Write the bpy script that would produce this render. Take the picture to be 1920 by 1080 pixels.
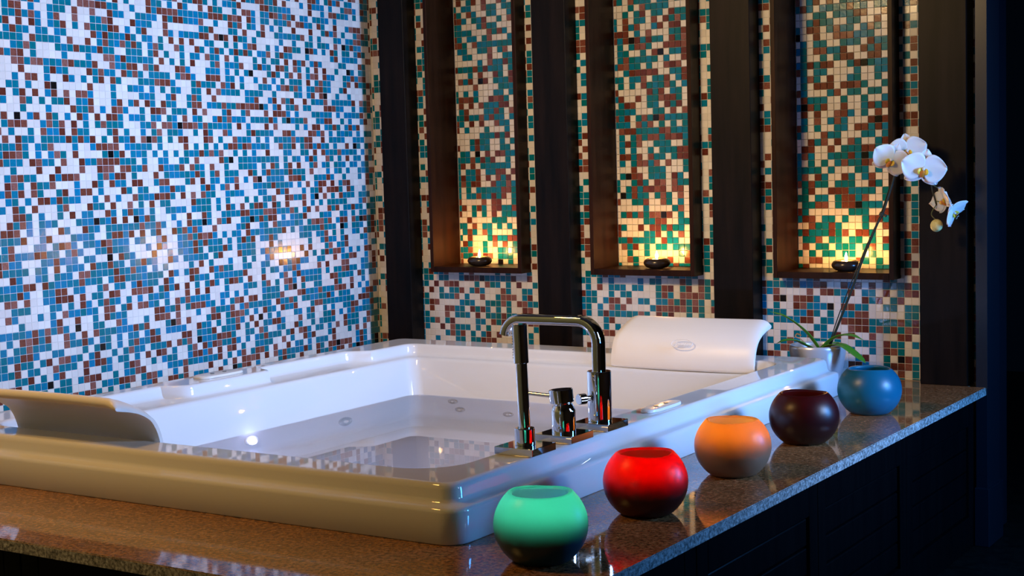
import bpy, bmesh, math, random
from math import sin, cos, pi, radians, sqrt, atan2
from mathutils import Vector, Matrix, noise

for o in list(bpy.data.objects): bpy.data.objects.remove(o)
SC = bpy.context.scene
COL = SC.collection

# ------------------------------------------------------------------ camera
cam_data = bpy.data.cameras.new('camera')
cam = bpy.data.objects.new('camera', cam_data); COL.objects.link(cam)
cam_data.sensor_width = 36.0
cam_data.lens = 36.0 * 2794.337 / 1920.0
cam_data.clip_start = 0.05
_M = ((0.84120592, -0.54035342, -0.01976828), (0.54000311, 0.83766167, 0.08197302), (-0.02773527, -0.07963112, 0.99643848))
cam.matrix_world = Matrix(((_M[0][0], _M[0][2], -_M[0][1], 3.08262),
                           (_M[1][0], _M[1][2], -_M[1][1], -3.95189),
                           (_M[2][0], _M[2][2], -_M[2][1], 1.19963),
                           (0, 0, 0, 1)))
SC.camera = cam

# ------------------------------------------------------------------ world, exposure
SC.view_settings.view_transform = 'Standard'
SC.view_settings.look = 'None'
SC.view_settings.gamma = 1.0
SC.view_settings.exposure = 0.0
SC.view_settings.use_curve_mapping = False
world = bpy.data.worlds.new('world'); SC.world = world; world.use_nodes = True
world.node_tree.nodes['Background'].inputs[0].default_value = (0.05, 0.07, 0.12, 1)
world.node_tree.nodes['Background'].inputs[1].default_value = 0.02

# ------------------------------------------------------------------ lights of the room and added ones
def lamp(name, kind, loc, power, color, aim=None, size=None, size_y=None, radius=None, spread=None):
    d = bpy.data.lights.new(name, kind); d.energy = power; d.color = color
    if kind == 'AREA':
        d.shape = 'RECTANGLE' if size_y else 'DISK'
        d.size = size
        if size_y: d.size_y = size_y
        if spread: d.spread = radians(spread)
    elif radius: d.shadow_soft_size = radius
    o = bpy.data.objects.new(name, d); COL.objects.link(o); o.location = loc
    if aim: o.rotation_euler = (Vector(aim) - Vector(loc)).to_track_quat('-Z', 'Y').to_euler()
    return o
FLOOR = 0.18
DECK = 0.60
# daylight from the right window, beam narrowed to the mosaic wall, sparing the candles
lamp('window_daylight', 'AREA', (3.52, -0.80, 1.62), 18.5, (0.48, 0.66, 1.0), aim=(0.0, -1.10, 1.32), size=0.62, size_y=0.80, spread=62)
# blue light from an unseen source, placed by the candle shadows; no door there
lamp('blue_side_light', 'AREA', (3.05, -0.62, 1.02), 26.0, (0.06, 0.34, 1.0), aim=(1.7, -0.7, 0.75), size=0.30, size_y=0.40)
# orange lamp in front of the left end of the tub platform
lamp('lamp_front', 'AREA', (0.70, -2.62, 2.20), 13.5, (1.0, 0.52, 0.12), aim=(0.7, -2.1, 0.6), size=0.30)
# warm light for the niche wall, source unseen; beam narrowed to spare the tub
lamp('niche_wall_light', 'AREA', (1.00, -2.30, 2.10), 6.4, (1.0, 0.67, 0.31), aim=(1.10, 0.0, 1.10), size=0.35, size_y=0.35, spread=75)
# added to light the unseen olive wall that the chrome taps reflect
lamp('front_wall_fill', 'AREA', (1.3, -3.9, 2.3), 15, (1.0, 0.82, 0.42), aim=(0.2, -4.6, 1.2), size=0.3)

# ------------------------------------------------------------------ materials
def mat(name, color=(0.8, 0.8, 0.8), rough=0.5, metal=0.0, **kw):
    m = bpy.data.materials.new(name); m.use_nodes = True
    b = m.node_tree.nodes['Principled BSDF']
    b.inputs['Base Color'].default_value = (*color, 1)
    b.inputs['Roughness'].default_value = rough
    b.inputs['Metallic'].default_value = metal
    for k, v in kw.items(): b.inputs[k.replace('_', ' ')].default_value = v
    return m
def nodes(m): return m.node_tree.nodes, m.node_tree.links, m.node_tree.nodes['Principled BSDF']
def obj_coords(m, scale):
    n, l, b = nodes(m)
    tc = n.new('ShaderNodeTexCoord'); mp = n.new('ShaderNodeMapping'); mp.inputs['Scale'].default_value = scale
    l.new(tc.outputs['Object'], mp.inputs['Vector']); return mp.outputs['Vector']
def ramp(m, fac, stops, interp='LINEAR'):
    n, l, b = nodes(m)
    r = n.new('ShaderNodeValToRGB'); r.color_ramp.interpolation = interp
    e = r.color_ramp.elements
    while len(e) < len(stops): e.new(0.5)
    for el, (p, c) in zip(e, stops): el.position = p; el.color = (*c, 1)
    l.new(fac, r.inputs['Fac']); return r.outputs['Color']
def noise_tex(m, vec, scale, detail=3, rough=0.55):
    n, l, b = nodes(m)
    t = n.new('ShaderNodeTexNoise'); t.inputs['Scale'].default_value = scale
    t.inputs['Detail'].default_value = detail; t.inputs['Roughness'].default_value = rough
    l.new(vec, t.inputs['Vector']); return t.outputs['Fac']
def bump(m, fac, strength, dist=0.001):
    n, l, b = nodes(m)
    bp = n.new('ShaderNodeBump'); bp.inputs['Strength'].default_value = strength; bp.inputs['Distance'].default_value = dist
    l.new(fac, bp.inputs['Height']); l.new(bp.outputs['Normal'], b.inputs['Normal'])

def tile_mat(name, stops, rough, streak=0.0):
    m = mat(name, rough=rough, Specular_IOR_Level=.4); n, l, b = nodes(m)
    at = n.new('ShaderNodeAttribute'); at.attribute_name = 'tone'
    col = ramp(m, at.outputs['Fac'], stops)
    vec = obj_coords(m, (1, 1, 1))
    f = noise_tex(m, vec, 260, 4, 0.6)
    mx = n.new('ShaderNodeMix'); mx.data_type = 'RGBA'; mx.blend_type = 'OVERLAY'; mx.inputs['Factor'].default_value = streak
    l.new(col, mx.inputs['A'])
    gr = ramp(m, f, [(0.3, (0.3, 0.3, 0.3)), (0.7, (0.8, 0.8, 0.8))])
    l.new(gr, mx.inputs['B'])
    l.new(mx.outputs['Result'], b.inputs['Base Color'])
    bump(m, noise_tex(m, vec, 120, 2), 0.25, 0.0006)
    return m
M_WHITE = tile_mat('white_glass_tile', [(0, (0.66, 0.63, 0.62)), (1, (0.78, 0.76, 0.74))], 0.18, 0.05)
M_TEAL = tile_mat('teal_glass_tile', [(0, (0.001, 0.145, 0.185)), (0.5, (0.002, 0.165, 0.26)), (1, (0.003, 0.18, 0.37))], 0.14, 0.25)
M_BROWN = tile_mat('brown_glass_tile', [(0, (0.10, 0.022, 0.014)), (0.6, (0.17, 0.048, 0.030)), (1, (0.24, 0.10, 0.085))], 0.16, 0.55)
M_BLACK = tile_mat('black_glass_tile', [(0, (0.004, 0.004, 0.005)), (1, (0.012, 0.010, 0.010))], 0.12, 0.1)
M_GROUT = mat('pale_grout', (0.60, 0.60, 0.59), 0.85)

M_ACRYLIC = mat('white_acrylic', (0.64, 0.65, 0.67), 0.022)
M_FOAM = mat('white_foam_skin', (0.80, 0.77, 0.74), 0.38)
M_PADPLASTIC = mat('white_plastic', (0.72, 0.70, 0.67), 0.16)
M_CHROME = mat('chrome', (0.72, 0.73, 0.74), 0.035, 1.0)
M_JET = mat('brushed_steel', (0.45, 0.47, 0.52), 0.25, 1.0)
M_NOZZLE = mat('grey_rubber', (0.25, 0.25, 0.27), 0.6)
M_BUTTON = mat('dark_button', (0.05, 0.045, 0.045), 0.3)

def granite():
    m = mat('brown_speckled_granite', rough=0.045, Specular_IOR_Level=0.6); n, l, b = nodes(m)
    v = obj_coords(m, (1, 1, 1))
    a = noise_tex(m, v, 120, 4, 0.75)
    base = ramp(m, a, [(0.36, (0.05, 0.018, 0.006)), (0.46, (0.26, 0.11, 0.035)), (0.58, (0.40, 0.19, 0.075)), (0.74, (0.62, 0.40, 0.24))])
    c = noise_tex(m, v, 22, 2, 0.5)
    big = ramp(m, c, [(0.3, (0.75, 0.75, 0.75)), (0.7, (1.0, 1.0, 1.0))])
    mx = n.new('ShaderNodeMix'); mx.data_type = 'RGBA'; mx.blend_type = 'MULTIPLY'; mx.inputs['Factor'].default_value = 1
    l.new(base, mx.inputs['A']); l.new(big, mx.inputs['B'])
    l.new(mx.outputs['Result'], b.inputs['Base Color'])
    bump(m, a, 0.03, 0.0005)
    return m
M_GRANITE = granite()
M_EDGE = mat('pale_granite_edge', rough=0.55)  # paler speckle for the upright faces of the deck
_n, _l, _b = nodes(M_EDGE)
_l.new(ramp(M_EDGE, noise_tex(M_EDGE, obj_coords(M_EDGE, (1, 1, 1)), 170, 3, .7), [(0.36, (0.07, 0.065, 0.06)), (0.50, (0.30, 0.27, 0.24)), (0.66, (0.60, 0.57, 0.54))]), _b.inputs['Base Color'])

def dark_wood(name, c0, c1, rough, spec=.10):
    m = mat(name, rough=rough, Specular_IOR_Level=spec); n, l, b = nodes(m)
    v = obj_coords(m, (14, 14, 1.3))
    f = noise_tex(m, v, 2.2, 5, 0.65)
    col = ramp(m, f, [(0.35, c0), (0.68, c1)])
    l.new(col, b.inputs['Base Color'])
    bump(m, f, 0.08, 0.0008)
    return m
M_WOOD = dark_wood('dark_stained_wood', (0.0015, 0.001, 0.001), (0.009, 0.0045, 0.003), 0.40, .11)
M_POST = mat('dark_lacquered_post', (0.006, 0.009, 0.014), 0.28, Specular_IOR_Level=.5)
M_NICHEWOOD = dark_wood('dark_niche_wood', (0.012, 0.0035, 0.0012), (0.030, 0.009, 0.003), 0.36)
M_CABWOOD = dark_wood('black_brown_wood', (0.0015, 0.0015, 0.002), (0.003, 0.0027, 0.003), 0.30)
M_ROOM = mat('dark_brown_paint', (0.035, 0.026, 0.022), 0.7)
M_FRONT = mat('olive_paint', (0.32, 0.31, 0.18), 0.7)
M_CEIL = mat('dim_ceiling_paint', (0.10, 0.085, 0.07), 0.8)
M_FLOOR = dark_wood('dark_floor', (0.004, 0.003, 0.003), (0.012, 0.008, 0.006), 0.35)

def wax(name, color, glow, rough=0.34, k=0.6):
    """dyed wax: dark and slightly glossy outside, lets light through"""
    m = mat(name, color, rough); n, l, b = nodes(m)
    tr = n.new('ShaderNodeBsdfTranslucent'); tr.inputs[0].default_value = (*glow, 1)
    mx = n.new('ShaderNodeMixShader')
    # only the thin hollow wall lets light through, the solid base does not
    tc = n.new('ShaderNodeTexCoord'); sp = n.new('ShaderNodeSeparateXYZ'); mr = n.new('ShaderNodeMapRange'); mr.interpolation_type = 'SMOOTHSTEP'
    l.new(tc.outputs['Object'], sp.inputs[0]); l.new(sp.outputs['Z'], mr.inputs['Value'])
    mr.inputs['From Min'].default_value = .034; mr.inputs['From Max'].default_value = .084
    mr.inputs['To Min'].default_value = 0.0; mr.inputs['To Max'].default_value = k
    l.new(mr.outputs['Result'], mx.inputs[0])
    out = [x for x in n if x.type == 'OUTPUT_MATERIAL'][0]
    l.new(b.outputs[0], mx.inputs[1]); l.new(tr.outputs[0], mx.inputs[2]); l.new(mx.outputs[0], out.inputs[0])
    return m
def emissive(name, color, strength):
    m = mat(name, (0, 0, 0), 1.0)
    b = m.node_tree.nodes['Principled BSDF']
    b.inputs['Emission Color'].default_value = (*color, 1); b.inputs['Emission Strength'].default_value = strength
    return m
M_FLAME = emissive('candle_flame', (1.0, 0.44, 0.09), 1400)
M_LED = emissive('tub_lamp', (0.50, 0.55, 1.0), 90)
M_WICK = mat('wick', (0.02, 0.015, 0.01), 0.9)
M_STONE = mat('black_polished_stone', (0.030, 0.020, 0.014), 0.2)
M_TEAWAX = mat('pale_candle_wax', (0.8, 0.7, 0.5), 0.3)

# ------------------------------------------------------------------ mesh helpers
def link(name, me, m=None, parent=None):
    o = bpy.data.objects.new(name, me); COL.objects.link(o)
    if m:
        for x in (m if isinstance(m, (list, tuple)) else [m]): me.materials.append(x)
    if parent: o.parent = parent
    return o
def obj(name, bm, m=None, parent=None, smooth=True, angle=35):
    bmesh.ops.recalc_face_normals(bm, faces=bm.faces)
    me = bpy.data.meshes.new(name); bm.to_mesh(me); bm.free()
    if smooth:
        for p in me.polygons: p.use_smooth = True
        try: me.set_sharp_from_angle(angle=radians(angle))
        except Exception: pass
    return link(name, me, m, parent)
def thing(name, label, cat, loc=(0, 0, 0), group=None, rotz=0):
    o = bpy.data.objects.new(name, None); COL.objects.link(o); o.location = loc; o.rotation_euler = (0, 0, rotz)
    o.empty_display_size = 0.02
    return tag(o, label, cat, group)
def tag(o, label, cat, group=None):
    o['label'] = label; o['category'] = cat
    if group: o['group'] = group
    return o
def struct(o): o['kind'] = 'structure'; return o

def box(bm, x0, x1, y0, y1, z0, z1, bev=0.0):
    r = bmesh.ops.create_cube(bm, size=1)
    vs = r['verts']
    for v in vs:
        v.co = Vector((x0 + (v.co.x + .5) * (x1 - x0), y0 + (v.co.y + .5) * (y1 - y0), z0 + (v.co.z + .5) * (z1 - z0)))
    if bev > 0:
        es = list({e for v in vs for e in v.link_edges})
        bmesh.ops.bevel(bm, geom=es, offset=bev, segments=2, affect='EDGES', profile=0.5)
    return vs
def lathe(bm, prof, n=48, c=(0, 0, 0), closed_top=False, wob=None):
    rings = []
    for (r, z) in prof:
        if r < 1e-6: rings.append([bm.verts.new((c[0], c[1], c[2] + z))])
        else:
            ring = []
            for i in range(n):
                a = 2 * pi * i / n
                dz = wob(a, r, z) if wob else 0
                ring.append(bm.verts.new((c[0] + r * cos(a), c[1] + r * sin(a), c[2] + z + dz)))
            rings.append(ring)
    for A, B in zip(rings, rings[1:]):
        if len(A) == 1 and len(B) == 1: continue
        for i in range(n):
            j = (i + 1) % n
            if len(A) == 1: bm.faces.new((A[0], B[i], B[j]))
            elif len(B) == 1: bm.faces.new((A[i], A[j], B[0]))
            else: bm.faces.new((A[i], A[j], B[j], B[i]))
    return rings
def cyl(bm, p0, p1, r0, r1=None, n=24, bev=0.0):
    """closed cylinder between two points with small rounded rims"""
    r1 = r0 if r1 is None else r1
    p0, p1 = Vector(p0), Vector(p1); L = (p1 - p0).length
    q = (p1 - p0).to_track_quat('Z', 'Y').to_matrix().to_4x4(); q.translation = p0
    b = min(bev, L * .3)
    prof = [(0, 0), (r0 - b, 0), (r0, b), (r1, L - b), (r1 - b, L), (0, L)] if b > 0 else [(0, 0), (r0, 0), (r1, L), (0, L)]
    start = len(bm.verts)
    lathe(bm, prof, n)
    bm.verts.ensure_lookup_table()
    for v in bm.verts[start:]: v.co = q @ v.co
def sweep(bm, pts, prof, up=(0, 0, 1), radii=None, caps=True):
    """sweep a closed 2-D profile along points"""
    pts = [Vector(p) for p in pts]; rings = []; u = Vector(up)
    for i, p in enumerate(pts):
        t = (pts[min(i + 1, len(pts) - 1)] - pts[max(i - 1, 0)]).normalized()
        s = t.cross(u)
        if s.length < 1e-4: s = t.cross(Vector((0, 1, 0)))
        s.normalize(); w = s.cross(t).normalized(); u = w
        k = radii[i] if radii else 1
        rings.append([bm.verts.new(p + s * (a * k) + w * (b * k)) for a, b in prof])
    n = len(prof)
    for A, B in zip(rings, rings[1:]):
        for i in range(n): bm.faces.new((A[i], A[(i + 1) % n], B[(i + 1) % n], B[i]))
    if caps:
        bm.faces.new(list(reversed(rings[0]))); bm.faces.new(rings[-1])
def circ(r, n=12, ry=None): return [(r * cos(2 * pi * i / n), (ry or r) * sin(2 * pi * i / n)) for i in range(n)]
def smooth_path(pts, k=8):
    pts = [Vector(p) for p in pts]; out = []
    P = [pts[0] * 2 - pts[1]] + pts + [pts[-1] * 2 - pts[-2]]
    for i in range(1, len(P) - 2):
        for j in range(k):
            t = j / k; a, b, c, d = P[i - 1:i + 3]
            out.append(0.5 * ((2 * b) + (c - a) * t + (2 * a - 5 * b + 4 * c - d) * t * t + (3 * b - a - 3 * c + d) * t ** 3))
    out.append(pts[-1]); return out

# ------------------------------------------------------------------ mosaic
T = 0.02
R = random.Random(11)

# tile colours as read off the wall: W white, T teal, B brown, K black; rows run downwards
ROWS_N = ['WBWTBWBWWBTW TWTTWWBTTWTT BTWBTWWTTWWT BBTWTTBWWTWB TTWWWTBTTWWW TTTTWWWBTBTW BTWTTWTBWWWT BBTWBTTTTTTT WTTWWTTBWTBW WWTTWWWBWWTT WWWWWTWBTTBT BTTTBTBTTTWT WWWTWBWWBTWB WBTBWKBWTTTB WWWWBWWWWTTT TWTWTWWWTTWT TBBBTWWBBBTW WBWBWBTTTBBW WTBWWWTTBTWB TTBTTBTBTTWT BTWBWBWWBTTW BWTWWWTWWWTW WWWWWTTTBTBW WWWTBTTWWTWT BWWTBTTWWTTW WTTWKWBWBBTT TTTBTBTBWWTW TBWBWTTTTTTW TWTTBWTTBBWB TBTTBWBWBTBW TBTBBWWBTTBT TWTWTTTTTBBT TWTTBTTBTBWT BWWWWBWBBWWT TBWTBTWBBTTB BWWTWTWBWTTT WWBWWWWTTTWW TTWBWTTWTWTW WTBTWBTWWWWT TWBWWWTBTTBB WBTWWTWBWBWT TTBWWTWWTTTT BTTBWBBWTTTW BWWWWWWWKWTW'.split(),
          'BTWBTTTWTTWTT WWWTWBTTTTWWW WWTWTBWTTWBTT TWBWTTWBWBTBT TWBTBWWTBWBBW BBBWTWBWWWTTB BTBKBTBTTWBTB WTWTBBTWWBBBB WTTWWTWBKWTTB WTBTTTTTWTWWB TBBTTWTWWBBBW WWTBBBBBWWTTB TTWTTBWTTBWTB WTWTWBTTTBTWT BWWWWWBTBWTTW TBWWBWTTBBBTW WTBBWWTTWBTBW TTTTWWWTTWBWB BTBWTBTKBTTTT TTTWBTBWTWTWT WBBBTTTTBBTTT WTWTBTBBTBBBT WTBTBWWTTTWWT WTWTWWTWTTTBB WBBTBWBTTWTBB WTWTBBTBWBWWT WWWBWWTTTWWWT WTKBBWTTTWBTW TWWTBTWBBWBTT TWTBTBBBBWBBW WKTBTTWTBTWBW BWWTTBWWBTWTW WWWWWTWWWWTBW WTBTBTBBKBWTW WWWWWTTBBWWTT BTWWBWBBTBTTW BWWWWTTBWTWBW TTBTTTTWBTTWW WBTBWTWTTWTTT WWTWWTWWWWWTB WWBTWWWWWBWWB TWWTWWWWWTBTT'.split(),
          'BWTBWBWTTTKBTT TBTWTTTTBTTWTT WWWTTWTTTBBWWB WWTBTTWWTTWWBW TWBBWTBTTWTBTW KWWBWWBBBTTTWW WTWTTWWTTTWBTT TTWBBTTBWWBTBT WTWWTWTBBWWBBW TTBTBBWWTBKTTT BTWTTWWWWTWWTT WTBTWBWWTTWWTW WTWBBBWBBBTWWT BTWWWTBWTTWTTW WBTTTWWTWWTWWT TKBTBWWBWWTBTB WBWBWWBBTWTWBW WTWBWTBTWWWBKB BTWTWWTTWBBTBT TWWWBTTWWWTTWT WWBTBWBWBTWWTB WBBWWBWTTTBBTW TBTWWTTTBTKTWW TWTWTWTBTTBBTW TTTTWTWWWTTWTW TBWBTWWBTWTBWW BTBTTWTTTWWBTW WTBWWBBBTTTTWT TTWTTWTBBTBWWT WTTBBWTBBKTTTW BTWWWWWWTTTWWB TBBWTTWTWWTBBT WWBTTBTWWWTWWB TBTTTBTBWBBTWW WTTBWTTWTTWTWB WBWTTWTTTWTBWT TWTWTTWTTWWTWW WWBBWWWWWBTWTW TBWWWWWWWWWWTT'.split()]
ROWS_B = ['TWTTWWTBBBKTTTTTBWWBW WBWBBBWWWTWBTTWTWBWWT BWTWTTBWTBTWWWBTWWTTW WWTTTBWTWWBWWTBBBWTBW BBWWWWTTTWWTTTBTWBBTT BWWBBTTWBTBTWTWTWWBBW WWWBWTTTWBWTTTBTTWWWW TBWTBWWWWTTWBTBWWWWBB WWBWBTTTWTWTWWWWWWWWT WWWTBTBWTWTBWBWWWWWTW WTWWWTTWTTBBBWWWWWWTW'.split(),
          'WTWTWWWWTWTTWWWBTWBTB WBWTTTWTTWWTBBWTBWBTW TWWTWTTWWWWTBTWBBBBTW TWTBBWBWTTWTTBTBTBTWT WTWBTBWWWWTBBBBBTBTWB WTBTTTTTBTWBTBWWTWTWW WWTBWWWWWTWTTWTTWWTWT WWTWTWWWWWWWWWWWWWWWW WBBBWWWWWWWWWWWWWWWWW WTWWWWWWWWWWWWWWWWWWW WBWWWWWWWWWWWWWWWWWWW'.split(),
          'BTTTTBTTBBWWBTBWBWTTTBT BTBWWWWBWBBTTBWTTWBWTBB TWBKWBBBTWWWTWWBTBWTBWW TWTWWBBTTTKWBBTTWWTTWTT BTTTWTTBTWTWTTBBWWWWWTT WWTTTTBBWTTWBBBBTTTTBTB BTWWWWWWTTWWWBBBTBTBTBB WWWTWTTBWTTBWBWWBWWWBBW WTWTBTWWTTWTWWTTTWBTTWT WWTBBTWTBWTWWTWWTWBBTWW TBBWTTWTTWTBWWTBWWTWKBT WTBTWWBTTWBBWBBTWWTBBBT TTWBTWTBWWTTWTWTTWBWBWT'.split()]
EDGE_B = ['T T W T T W T T T W W'.split(), 'TT WT BT TT TT BT WW BW TT WW WB'.split()]     # the tiles left of those rows, cut by the pilaster
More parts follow.
